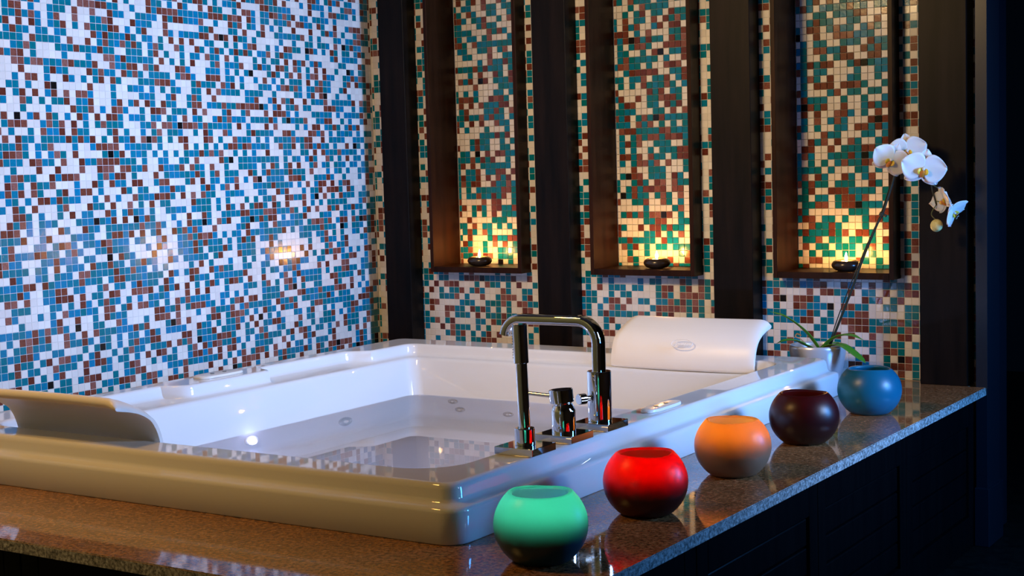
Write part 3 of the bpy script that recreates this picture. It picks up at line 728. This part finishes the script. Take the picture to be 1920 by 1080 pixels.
def ywall(z): # back basin wall y at height z
    return -.474 - (.003 + (.6565 - z) / (.6565 - .52) * .033)
def xwall(z): return .484 + (.003 + (.6565 - z) / (.6565 - .52) * .033)
for (x, z) in [(0.649, .543), (0.676, .522), (0.839, .519), (0.996, .5475)]:
    jet((x, ywall(z) - .001, z), (0, -1, .05), .0165)
jet((xwall(.528) + .001, -.833, .528), (1, 0, .05), .027)
# underwater lamp near the front left
bm = bmesh.new(); cyl(bm, (xwall(.538) - .002, -1.202, .538), (xwall(.538) + .005, -1.202, .5395), .024, n=28, bev=.002)
for v in bm.verts: v.co.z = .5385 + (v.co.z - .5385) * .5
o = obj('lamp_ring', bm, M_PADPLASTIC); loc(o)
bm = bmesh.new(); cyl(bm, (xwall(.538) + .0045, -1.202, .538), (xwall(.538) + .009, -1.202, .5395), .0125, n=24, bev=.002)
for v in bm.verts: v.co.z = .5385 + (v.co.z - .5385) * .5
obj('lamp_lens', bm, M_LED, o)
# two unseen lamps added on the near basin walls to brighten the water
for nm, p, a in (('added_tub_light_front', (1.02, -1.880, .529), (1.0, -1.0, .25)), ('added_tub_light_right', (1.572, -1.05, .529), (0.9, -1.1, .25))):
    bm = bmesh.new(); P = Vector(p); D = Vector((a[0] - p[0], a[1] - p[1], 0)).normalized()
    cyl(bm, P - D * .012, P - D * .002, .018, n=28, bev=.002); loc(obj('lamp_ring', bm, M_PADPLASTIC))  # rings for the added lamps
    lamp(nm, 'AREA', tuple(P + D * .002), 2.7, (0.46, 0.56, 1.0), aim=a, size=.03)
# control pads on the rim
def pad(cx, cy, L, W, name='control_pad', bow=0.0):
    bm = bmesh.new()
    pts = []
    n = 40
    for i in range(n):
        a = 2 * pi * i / n
        s = abs(cos(a)) ** .55 * (1 if cos(a) >= 0 else -1); t = abs(sin(a)) ** .8 * (1 if sin(a) >= 0 else -1)
        y = s * L / 2
        x = t * W / 2 + bow * (1 - (2 * y / L) ** 2)
        pts.append((x, y))
    lv = [(1.0, RZ + .0005), (1.0, RZ + .004), (.96, RZ + .0062), (.80, RZ + .0070)]
    rings = [[bm.verts.new((cx + x * k, cy + y * k, z)) for x, y in pts] for k, z in lv]
    for A, B in zip(rings, rings[1:]):
        for i in range(n): bm.faces.new((A[i], A[(i + 1) % n], B[(i + 1) % n], B[i]))
    bm.faces.new(rings[-1]); bm.faces.new(list(reversed(rings[0])))
    o = obj(name, bm, M_PADPLASTIC); loc(o)
    for dy in (-.022, .022):
        bm = bmesh.new(); cyl(bm, (cx + bow * .8, cy + dy, RZ + .0068), (cx + bow * .8, cy + dy, RZ + .0082), .0055, n=16, bev=.0005)
        obj('button', bm, M_BUTTON, o)
pad(1.672, -1.205, .15, .040)
pad(.398, -1.185, .155, .062)

# water surface
bm = bmesh.new()
L = rrect(.484 + .0308, IX1 - .012 - .0308, IY0 + .012 + .0308, -.474 - .0308, (.036, .066, .086, .066), ns=24)
bm.faces.new([bm.verts.new((x, y, WATER)) for x, y in L])
def water_mat():
    m = bpy.data.materials.new('clear_water'); m.use_nodes = True
    n, l = m.node_tree.nodes, m.node_tree.links; n.clear()
    out = n.new('ShaderNodeOutputMaterial'); mix = n.new('ShaderNodeMixShader'); fr = n.new('ShaderNodeFresnel'); fr.inputs[0].default_value = 1.333
    tr = n.new('ShaderNodeBsdfTransparent'); tr.inputs[0].default_value = (0.95, 0.965, 1.0, 1)
    gl = n.new('ShaderNodeBsdfGlossy'); gl.inputs['Roughness'].default_value = 0.0
    l.new(fr.outputs[0], mix.inputs[0]); l.new(tr.outputs[0], mix.inputs[1]); l.new(gl.outputs[0], mix.inputs[2]); l.new(mix.outputs[0], out.inputs[0])
    return m
w = obj('water', bm, water_mat(), smooth=False)
tag(w, 'still clear water filling the white bathtub', 'water')

# ------------------------------------------------------------------ faucet set on the right rim
PZ = RZ + .014
def plate(cx, cy):
    bm = bmesh.new(); box(bm, cx - .04, cx + .04, cy - .04, cy + .04, RZ + .0003, PZ, .0008); return bm
CX = 1.670
# hand shower
t = thing('hand_shower', 'slim chrome hand shower standing in its square base, left of the mixer', 'shower', (CX, -1.733, RZ))
def at(o): o.matrix_parent_inverse = Matrix.Translation(o.parent.location).inverted(); return o
at(obj('base_plate', plate(CX, -1.733), M_CHROME, t, smooth=False))
bm = bmesh.new(); cyl(bm, (CX, -1.733, PZ), (CX, -1.733, PZ + .030), .0185, n=40, bev=.0012); at(obj('holder', bm, M_CHROME, t))
lean = Vector((-.025, -.006, 1)).normalized()
p0 = Vector((CX, -1.733, PZ + .026))
bm = bmesh.new(); cyl(bm, p0, p0 + lean * .122, .0105, n=36, bev=.0006); hd = at(obj('handle', bm, M_CHROME, t))
bm = bmesh.new(); cyl(bm, p0 + lean * .120, p0 + lean * .190, .0135, n=36, bev=.001); hh = at(obj('spray_head', bm, M_CHROME, t))
bm = bmesh.new()
for i in range(10):
    for s in (-.35, 0, .35):
        d = Vector((-cos(s), -sin(s) * .9 - .15, 0)).normalized()
        q = p0 + lean * (.130 + i * .0048) + d * .0130
        cyl(bm, q, q + d * .0018, .0012, .0008, n=8)
o = obj('spray_nozzles', bm, M_NOZZLE, hh); o.matrix_parent_inverse = hh.matrix_parent_inverse.copy(); o.matrix_parent_inverse = Matrix.Identity(4)
# mixer
MY = -1.597
t = thing('mixer_valve', 'chrome mixer valve with a thin side lever, between hand shower and spout', 'tap', (CX, MY, RZ))
at(obj('base_plate', plate(CX, MY), M_CHROME, t, smooth=False))
bm = bmesh.new()
lathe(bm, [(0, 0), (.0225, 0), (.0225, .040), (.0222, .0415), (.0205, .045), (.0165, .054), (.0145, .056), (0, .056)], 40, (CX, MY, PZ)); at(obj('valve_body', bm, M_CHROME, t))
bm = bmesh.new()
lathe(bm, [(0, .0), (.0205, .0), (.0225, .0012), (.0225, .0245), (.0215, .0258), (0, .0262)], 40)
q = Matrix.Translation((CX - .003, MY, PZ + .0545)) @ Matrix.Rotation(radians(-5), 4, 'Y')
for v in bm.verts: v.co = q @ v.co
cap = at(obj('handle_cap', bm, M_CHROME, t))
bm = bmesh.new(); cyl(bm, (CX - .020, MY, PZ + .066), (CX - .092, MY, PZ + .069), .0038, n=16, bev=.0008)
obj('lever', bm, M_CHROME, cap)
# spout
SY = -1.460
t = thing('bath_spout', 'tall chrome spout bent over the tub, rearmost piece of the tap set', 'tap', (CX, SY, RZ))
at(obj('base_plate', plate(CX, SY), M_CHROME, t, smooth=False))
bm = bmesh.new(); cyl(bm, (CX, SY, PZ), (CX, SY, PZ + .097), .0235, n=44, bev=.0012); at(obj('column', bm, M_CHROME, t))
bm = bmesh.new()
zt = PZ + .193; rb = .042
pts = [(CX, SY, PZ + .094), (CX, SY, PZ + .12), (CX, SY, zt - rb)]
for i in range(1, 9):
    a = pi / 2 * i / 8; pts.append((CX - rb + rb * cos(a), SY, zt - rb + rb * sin(a)))
pts += [(CX - .09, SY, zt), (CX - .165, SY, zt - .0005)]
r2 = .040
for i in range(1, 9):
    a = radians(80) * i / 8; pts.append((CX - .172 - r2 * sin(a), SY, zt - r2 + r2 * cos(a)))
prof = []
wx, wy, rc = .0100, .0145, .0065
for (sx, sy, a0) in ((1, 1, 0), (-1, 1, 90), (-1, -1, 180), (1, -1, 270)):
    for i in range(5):
        a = radians(a0 + i * 22.5); prof.append((sx * (wy - rc) + rc * cos(a), sy * (wx - rc) + rc * sin(a)))
sweep(bm, pts, prof, up=(-1, 0, 0)); at(obj('spout_arm', bm, M_CHROME, t))
bm = bmesh.new(); d = Vector((-.42, -.9, 0)).normalized(); c = Vector((CX, SY, PZ + .046))
cyl(bm, c + d * .020, c + d * .034, .0055, n=20); cyl(bm, c + d * .034, c + d * .050, .0105, n=28, bev=.001)
at(obj('diverter_knob', bm, M_CHROME, t))

# ------------------------------------------------------------------ pillows
def pillow(x0, x1, ys, label, mirror):
    """curved neck pillow hooked over the rim; cross-section in (d,z), d measured from the basin side outwards"""
    centre = [(0.0, .668), (.0, .682), (.004, .702), (.013, .724), (.028, .744), (.050, .760), (.077, .772), (.108, .781)]
    cl = smooth_path([(a, b, 0) for a, b in centre], 5)
    n = len(cl); th = []
    for i in range(n):
        t = i / (n - 1)
        th.append(.0062 if t < .75 else .0062 + (.0035) * (t - .75) / .25)
    loop = []
    front, back = [], []
    for i, p in enumerate(cl):
        tdir = (cl[min(i + 1, n - 1)] - cl[max(i - 1, 0)]).normalized(); nr = Vector((-tdir.y, tdir.x, 0))
        front.append(p + nr * th[i]); back.append(p - nr * th[i])
    # rounded tip and toe
    def cap(p, q, c, k=5):
        out = []
        a0 = atan2(p.y - c.y, p.x - c.x); a1 = atan2(q.y - c.y, q.x - c.x)
        while a1 > a0: a1 -= 2 * pi
        r = (p - c).length
        for i in range(1, k): a = a0 + (a1 - a0) * i / k; out.append(Vector((c.x + r * cos(a), c.y + r * sin(a), 0)))
        return out
    prof = front + cap(front[-1], back[-1], cl[-1]) + list(reversed(back)) + cap(back[0], front[0], cl[0])
    bm = bmesh.new(); rings = []
    nx = 46
    for i in range(nx + 1):
        s = i / nx; x = x0 + (x1 - x0) * s
        e = min(s, 1 - s) * (x1 - x0)
        edge = 1 - max(0, 1 - e / .006) ** 2 * .35                  # softened ends
        bowd = -.012 * (1 - (2 * s - 1) ** 2)                       # bows towards the basin
        drop = .010 * max(0, 1 - e / .03) ** 2
        ring = []
        m = Vector((.03, .72, 0))
        for p in prof:
            # top corners rounded
            top = max(0, (p.y - .735) / .05)
            zz = p.y - drop * top
            c = min(cl, key=lambda q: (q - p).length)
            pp = c + (p - c) * edge
            d = pp.x + bowd; zz = pp.y - drop * top
            y = ys + (d if not mirror else -d)
            ring.append(bm.verts.new((x, y, zz)))
        rings.append(ring)
    k = len(prof)
    for A, B in zip(rings, rings[1:]):
        for i in range(k): bm.faces.new((A[i], A[(i + 1) % k], B[(i + 1) % k], B[i]))
    bm.faces.new(rings[0]); bm.faces.new(list(reversed(rings[-1])))
    t = thing('bath_pillow', label, 'pillow', ((x0 + x1) / 2, ys, RZ), 'white head rests on the tub rim')
    at(obj('cushion', bm, M_FOAM, t, angle=60))
    return t
PBY = -0.458
tb = pillow(1.142, 1.556, PBY, 'white curved bath pillow with an oval emblem, on the back rim beside the orchid', False)
tf = pillow(0.545, 0.960, -1.925, 'white curved bath pillow seen from behind, on the front rim at left', True)
# raised oval emblem with lettering on the basin side
def emblem(par, cx, cy, cz, tilt, face):
    bm = bmesh.new()
    q = Matrix.Translation((cx, cy, cz)) @ Matrix.Rotation(tilt, 4, 'X') @ (Matrix.Rotation(pi, 4, 'Z') if face > 0 else Matrix.Identity(4))
    n = 56; a, b = .0305, .0125
    prof = circ(.0010, 8)
    rings = []
    for i in range(n):
        t = 2 * pi * i / n; ring = []
        for (u, v) in prof: ring.append(bm.verts.new(q @ Vector(((a + u) * cos(t), v - .0001, (b + u) * sin(t)))))
        rings.append(ring)
    for i in range(n):
        A, B = rings[i], rings[(i + 1) % n]
        for j in range(8): bm.faces.new((A[j], A[(j + 1) % 8], B[(j + 1) % 8], B[j]))
    o = obj('emblem_ring', bm, M_FOAM, par); at(o)
    cu = bpy.data.curves.new('txt', 'FONT'); cu.body = 'Jacuzzi'; cu.size = .0145; cu.extrude = .0005; cu.align_x = 'CENTER'; cu.align_y = 'CENTER'; cu.shear = .15; cu.offset = .0002
    tmp = bpy.data.objects.new('txt', cu); COL.objects.link(tmp)
    bpy.context.view_layer.update()
    me = bpy.data.meshes.new_from_object(tmp); bpy.data.objects.remove(tmp)
    R90 = Matrix.Rotation(pi / 2, 4, 'X')
    for v in me.vertices: v.co = q @ (R90 @ v.co)
    o2 = link('emblem_lettering', me, M_FOAM, par); at(o2)
emblem(tb, 1.36, PBY - .0125 - .0025, .7335, radians(-33), -1)

# ------------------------------------------------------------------ big round candles on the deck
def candle(x, y, label, name_w, wax_m, r=.0735, h=.107, light=None, seed=0, pool=.54):
    t = thing('round_candle', label, 'candle', (x, y, DECK + .0003), 'five round candles in a row on the stone deck')
    rng = random.Random(seed)
    ph = [rng.uniform(0, 6.28) for _ in range(3)]
    amp = .0010
    def wob(a, rr, z): return amp * (sin(2 * a + ph[0]) + .5 * sin(3 * a + ph[1])) * max(0, (z / h - .8) / .2)
    def outer_r(s):   # s 0..1 height; truncated sphere
        return None
    prof = [(0, 0), (r * .30, 0), (r * .56, .0003), (r * .60, .0012)]
    a0, a1 = -radians(51), radians(43)
    zmin, zmax = sin(a0), sin(a1)
    for i in range(1, 27):
        a = a0 + (a1 - a0) * i / 26
        prof.append((r * cos(a), .003 + (sin(a) - zmin) / (zmax - zmin) * (h - .0075)))
    rt = prof[-1][0]
    prof += [(rt - .0025, h - .0018), (rt - .0055, h), (rt - .0085, h - .0012), (rt - .0105, h - .004)]
    depth = h * (1 - pool); wall = .0105
    def orad(z):
        q = zmin + (z - .003) / (h - .0075) * (zmax - zmin)
        return r * sqrt(max(0, 1 - q * q))
    for i in range(1, 10):
        zz = h - .006 - (depth - .010) * i / 9
        prof.append((orad(zz) - wall - .0005 * i, zz))
    rb = prof[-1][0]
    prof += [(rb - .002, h - depth - .001), (rb - .006, h - depth - .003), (rb * .5, h - depth - .0035), (0, h - depth - .0035)]
    bm = bmesh.new(); lathe(bm, prof, 64, wob=wob)
    obj('wax_body', bm, wax_m, t, angle=70)
    bm = bmesh.new(); cyl(bm, (0, 0, h - depth - .004), (.001, 0, h - depth + .010), .0012, n=8); obj('wick', bm, M_WICK, t)
    if light:
        bm = bmesh.new(); z = h - depth + .009
        lathe(bm, [(0, 0), (.0028, .003), (.0034, .007), (.0022, .013), (0, .019)], 10, (.001, 0, z))
        c, s = light
        fm = emissive('flame_' + name_w, c, s)
        obj('flame', bm, fm, t)
    return t
W_MINT = wax('mint_green_wax', (0.012, 0.060, 0.085), (0.24, 0.93, 0.76))
W_RED = wax('red_wax', (0.055, 0.0015, 0.001), (1.0, 0.035, 0.008))
W_ORANGE = wax('amber_wax', (0.26, 0.15, 0.09), (1.0, 0.60, 0.16))
W_MAROON = wax('maroon_wax', (0.022, 0.003, 0.004), (0.45, 0.05, 0.03), k=.4)
W_BLUE = wax('turquoise_wax', (0.004, 0.13, 0.22), (0.01, 0.25, 0.4), k=.25)
candle(1.893, -2.045, 'mint green round candle with a dark base, nearest the front of the deck', 'mint', W_MINT, r=.0730, light=((1.0, .88, .70), 620), seed=1)
candle(1.893, -1.700, 'bright red round candle with a black base, on the stone deck', 'red', W_RED, r=.0735, light=((1.0, .55, .25), 560), seed=2)
candle(1.893, -1.338, 'amber orange round candle on the stone deck, middle of the row', 'amber', W_ORANGE, r=.0740, light=((1.0, .55, .22), 420), seed=3)
candle(1.893, -0.972, 'dark maroon round candle between the orange and the turquoise ones', 'maroon', W_MAROON, r=.0742, light=((1.0, .5, .2), 60), seed=4)
candle(1.893, -0.560, 'turquoise blue round candle beside the orchid pot, farthest along the deck', 'blue', W_BLUE, r=.0748, light=None, seed=5, pool=.75)

# ------------------------------------------------------------------ stone tea-light holders in the niches
SLAB = ['black pebble tealight holder with a lit flame in the left niche',
        'black pebble tealight holder with a lit flame in the middle niche',
        'black pebble tealight holder with a lit flame in the right niche, behind the orchid stem']
def pebble(x, y, z, label, rx=.0405, ry=.034):
    t = thing('tealight_holder', label, 'candle holder', (x, y, z), 'pebble tealights in the niches')
    bm = bmesh.new(); h = .030
    prof = [(0, 0), (.55, 0), (.72, .0015), (.90, .007), (.99, .0135), (1.0, .016), (.97, .021), (.86, .0265), (.72, .0290), (.62, .0290), (.56, .0275), (.54, .024), (.52, .017), (0, .016)]
    lathe(bm, [(r, zz) for r, zz in prof], 40)
    for v in bm.verts:
        a = atan2(v.co.y, v.co.x); k = 1 + .03 * sin(2 * a + 1) + .02 * sin(3 * a)
        v.co.x *= rx * k; v.co.y *= ry * k; v.co.z += .0012 * sin(a) * min(1, v.co.z / .02)
    for v in bm.verts: v.co.z = max(v.co.z, 0)
    obj('stone', bm, M_STONE, t, angle=60)
    bm = bmesh.new(); lathe(bm, [(0, .0162), (.0175, .0162), (.0175, .0225), (.0165, .0230), (.015, .0215), (0, .0212)], 28)
    c = obj('candle_wax', bm, M_TEAWAX, t)
    bm = bmesh.new(); cyl(bm, (0, 0, .021), (0, 0, .029), .0008, n=8); obj('wick', bm, M_WICK, c)
    bm = bmesh.new(); lathe(bm, [(0, .0265), (.0030, .030), (.0040, .034), (.0030, .041), (.0012, .047), (0, .051)], 12)
    obj('flame', bm, M_FLAME, c)
for (x, y), lb in zip([(.410, .004), (1.046, .004), (1.632, .004)], SLAB): pebble(x, y, NZ0 + .0190, lb)

# ------------------------------------------------------------------ orchid
PX, PY = 1.612, -.165
M_POT = mat('silver_glazed_pot', (0.68, 0.68, 0.70), 0.28, 0.40)
M_LEAF = mat('orchid_leaf', (0.05, 0.26, 0.02), 0.32); nodes(M_LEAF)[2].inputs['Subsurface Weight'].default_value = .1
M_STEM = mat('orchid_stem', (0.016, 0.022, 0.012), 0.45)
M_STEMG = mat('green_stem', (0.10, 0.13, 0.05), 0.45)
M_ROOT = mat('dry_root', (0.45, 0.30, 0.17), 0.8)
M_BARK = mat('potting_bark', (0.035, 0.02, 0.012), 0.9)
M_PETAL = mat('white_petal', (0.66, 0.645, 0.64), 0.45, Subsurface_Weight=.35, Subsurface_Scale=.004)
M_LIP = mat('orange_lip', (0.62, 0.20, 0.02), 0.4)
M_YEL = mat('yellow_lip', (0.80, 0.52, 0.03), 0.4)
M_BUD = mat('pale_bud', (0.72, 0.66, 0.28), 0.45)
orch = thing('potted_orchid', 'white moth orchid in a silver pot on the deck behind the tub', 'plant', (PX, PY, DECK))
bm = bmesh.new()
lathe(bm, [(0, 0), (.050, 0), (.053, .002), (.060, .020), (.068, .05), (.0735, .080), (.0755, .098), (.0748, .1045), (.0725, .107), (.0700, .105), (.0690, .098), (.068, .085), (0, .083)], 56)
obj('pot', bm, M_POT, orch, angle=60)
bm = bmesh.new()
for i in range(90):
    a = R.uniform(0, 6.28); rr = .060 * sqrt(R.random()); s = R.uniform(.004, .009)
    m = Matrix.Translation((rr * cos(a), rr * sin(a), .086 + R.uniform(0, .006))) @ Matrix.Rotation(R.uniform(0, 3), 4, (R.random(), R.random(), R.random() + .1)) @ Matrix.Diagonal((s, s * .6, s * .45, 1))
    bmesh.ops.create_icosphere(bm, subdivisions=1, radius=1, matrix=m)
pb = obj('bark_mulch', bm, M_BARK, orch, smooth=False); pb['kind'] = 'stuff'
def L_(p): return Vector(p) - Vector((PX, PY, DECK))
def leaf(pts, w, name='leaf', m=None, cup=.25, thick=.0012):
    P = smooth_path([L_(p) for p in pts], 7); n = len(P); bm = bmesh.new(); rows = []
    for i, p in enumerate(P):
        t = (P[min(i + 1, n - 1)] - P[max(i - 1, 0)]).normalized()
        s = t.cross(Vector((0, 0, 1)))
        if s.length < .05: s = Vector((0, 1, 0))
        s.normalize(); up = s.cross(t).normalized()
        u = i / (n - 1)
        ww = w * (sin(pi * min(1, u * .9 + .08)) ** .55) * (1 if u < .75 else max(.05, 1 - ((u - .75) / .25) ** 2.2))
        row = []
        for j in range(7):
            q = (j / 3 - 1)
            row.append(bm.verts.new(p + s * (q * ww) + up * (cup * ww * q * q)))
        rows.append(row)
    for A, B in zip(rows, rows[1:]):
        for j in range(6): bm.faces.new((A[j], A[j + 1], B[j + 1], B[j]))
    bmesh.ops.recalc_face_normals(bm, faces=bm.faces)
    o = obj(name, bm, m or M_LEAF, orch)
    md = o.modifiers.new('thickness', 'SOLIDIFY'); md.thickness = thick; md.offset = 0
    return o
#LEAVES
leaf([(1.618, -.165, .690), (1.600, -.185, .725), (1.577, -.205, .757), (1.545, -.225, .785), (1.508, -.240, .800)], .0150)
leaf([(1.610, -.165, .690), (1.588, -.200, .708), (1.570, -.225, .722), (1.548, -.240, .722), (1.530, -.250, .716)], .0140)
leaf([(1.620, -.165, .688), (1.648, -.170, .716), (1.680, -.175, .733), (1.712, -.180, .735), (1.745, -.182, .726)], .0160)
leaf([(1.620, -.168, .686), (1.655, -.190, .706), (1.690, -.205, .711), (1.720, -.215, .699), (1.752, -.225, .680), (1.768, -.228, .671)], .0170)
leaf([(1.612, -.160, .688), (1.632, -.120, .705), (1.650, -.090, .702)], .012)
bm = bmesh.new(); sweep(bm, smooth_path([L_(p) for p in [(1.600, -.18, .690), (1.590, -.185, .705), (1.575, -.19, .722), (1.560, -.19, .728), (1.563, -.188, .736), (1.575, -.188, .732)]], 5), circ(.0018, 8)); obj('dry_root', bm, M_ROOT, orch)
FY = -.16
stem_pts = [(1.640, -.163, .690), (1.6855, -.16, .803), (1.7113, -.16, .868), (1.7411, -.16, .946), (1.7779, -.16, 1.030), (1.7924, -.16, 1.057), (1.8150, -.158, 1.125), (1.8316, -.15, 1.188), (1.850, -.14, 1.222), (1.885, -.14, 1.232), (1.912, -.145, 1.205), (1.918, -.150, 1.160), (1.9195, -.155, 1.125), (1.9300, -.16, 1.090), (1.933, -.16, 1.078)]
bm = bmesh.new(); P = smooth_path([L_(p) for p in stem_pts], 7); sweep(bm, P, circ(1, 10), radii=[.0034 - .0016 * i / len(P) for i in range(len(P))])
stem = obj('flower_stem', bm, M_STEM, orch)
bm = bmesh.new(); sweep(bm, smooth_path([L_(p) for p in [(1.633, -.150, .690), (1.668, -.150, .79), (1.716, -.152, .905), (1.752, -.154, .985), (1.786, -.157, 1.055), (1.812, -.157, 1.13)]], 5), circ(.0015, 8))
obj('support_stake', bm, M_STEM, orch)
bm = bmesh.new(); cyl(bm, L_((1.787, -.159, 1.050)), L_((1.7915, -.159, 1.060)), .0062, n=16, bev=.001); cyl(bm, L_((1.789, -.159, 1.054)), L_((1.803, -.163, 1.051)), .0038, n=12, bev=.001)
obj('stem_clip', bm, M_STEM, orch)
def pedicel(a, b, c):
    bm = bmesh.new(); sweep(bm, smooth_path([L_(a), L_(b), L_(c)], 6), circ(.0013, 8)); return obj('pedicel', bm, M_STEMG, orch)
pedicel((1.9185, -.155, 1.130), (1.935, -.158, 1.122), (1.955, -.150, 1.105))
pedicel((1.930, -.160, 1.088), (1.950, -.160, 1.084), (1.975, -.152, 1.073))
pedicel((1.933, -.160, 1.079), (1.921, -.162, 1.055), (1.932, -.162, 1.040))

def flower(center, facing, roll, s, fold=0.0, name='flower'):
    """phalaenopsis: 2 broad petals, 3 sepals, lip and column; facing = outward direction"""
    root = bpy.data.objects.new(name, None); COL.objects.link(root); root.parent = orch; root.empty_display_size = .01
    f = Vector(facing).normalized()
    q = f.to_track_quat('Z', 'Y').to_matrix().to_4x4()
    root.location = L_(center); root.rotation_euler = (q @ Matrix.Rotation(roll, 4, 'Z')).to_euler()
    def petal(ang, length, width, curl, nm, z0=0.0, k=1.0, base=.18):
        bm = bmesh.new(); N, Mn = 12, 10; rows = []
        for i in range(N + 1):
            u = i / N
            w = width * (base * (1 - u) + (sin(pi * u ** (.80 * k))) ** .62) if u < 1 else .0
            if u > 0.98: w = width * .12
            row = []
            for j in range(Mn + 1):
                v = j / Mn * 2 - 1
                x = u * length; y = v * w * .5
                z = z0 + curl * (u ** 2) * length - .16 * length * fold * (v * v) * u + .03 * length * sin(5 * v + 3 * u) * u + fold * .35 * u * length
                p = Vector((x, y, z)); p = Matrix.Rotation(ang, 4, 'Z') @ p
                row.append(bm.verts.new(p))
            rows.append(row)
        for A, B in zip(rows, rows[1:]):
            for j in range(Mn): bm.faces.new((A[j], A[j + 1], B[j + 1], B[j]))
        o = obj(nm, bm, M_PETAL, root, angle=80)
        md = o.modifiers.new('t', 'SOLIDIFY'); md.thickness = .0007
        return o
    # sepals behind
    petal(radians(90), .047 * s, .033 * s, -.08, 'sepal', -.002 * s)
    petal(radians(218), .046 * s, .031 * s, -.06, 'sepal', -.002 * s)
    petal(radians(322), .046 * s, .031 * s, -.06, 'sepal', -.002 * s)
    petal(radians(14), .052 * s, .060 * s, .14, 'petal', .0025 * s, base=.16)
    petal(radians(166), .052 * s, .060 * s, .14, 'petal', .0025 * s, base=.16)
    # lip: side lobes, front lobe, column
    bm = bmesh.new()
    for sg in (-1, 1):
        m = Matrix.Translation((sg * .0065 * s, -.004 * s, .006 * s)) @ Matrix.Rotation(sg * .6, 4, 'Y') @ Matrix.Diagonal((.0038 * s, .0078 * s, .0090 * s, 1))
        bmesh.ops.create_icosphere(bm, subdivisions=2, radius=1, matrix=m)
    lip = obj('lip', bm, M_YEL, root)
    bm = bmesh.new()
    m = Matrix.Translation((0, -.010 * s, .007 * s)) @ Matrix.Rotation(.7, 4, 'X') @ Matrix.Diagonal((.0062 * s, .0125 * s, .0032 * s, 1))
    bmesh.ops.create_icosphere(bm, subdivisions=2, radius=1, matrix=m)
    obj('lip_lobe', bm, M_LIP, lip)
    bm = bmesh.new()
    for sg in (-1, 1):
        sweep(bm, smooth_path([(sg * .001 * s, -.017 * s, .010 * s), (sg * .004 * s, -.022 * s, .011 * s), (sg * .007 * s, -.023 * s, .008 * s)], 4), circ(.0006 * s, 6))
    obj('lip_tendril', bm, M_PETAL, lip)
    bm = bmesh.new(); m = Matrix.Translation((0, .002 * s, .0065 * s)) @ Matrix.Diagonal((.0038 * s, .0042 * s, .0065 * s, 1))
    bmesh.ops.create_icosphere(bm, subdivisions=2, radius=1, matrix=m); obj('flower_column', bm, M_PETAL, root)
    return root
flower((1.822, -.185, 1.194), (.45, -1, -.15), radians(-28), 1.0)
flower((1.856, -.150, 1.216), (.25, -1, -.05), radians(8), 1.0)
flower((1.912, -.200, 1.169), (.35, -1, -.10), radians(-12), 1.12)
flower((1.955, -.165, 1.090), (-.65, -.75, -.10), radians(25), .80, fold=.8)
flower((1.976, -.160, 1.058), (1.0, -.30, -.45), radians(55), .80, fold=.8)
bm = bmesh.new()
bmesh.ops.create_icosphere(bm, subdivisions=3, radius=1, matrix=Matrix.Translation(L_((1.934, -.163, 1.0255))) @ Matrix.Rotation(.3, 4, 'Y') @ Matrix.Diagonal((.0155, .013, .0165, 1)))
bmesh.ops.create_icosphere(bm, subdivisions=2, radius=1, matrix=Matrix.Translation(L_((1.941, -.170, 1.026))) @ Matrix.Diagonal((.0115, .010, .0145, 1)))
obj('bud', bm, M_BUD, orch)
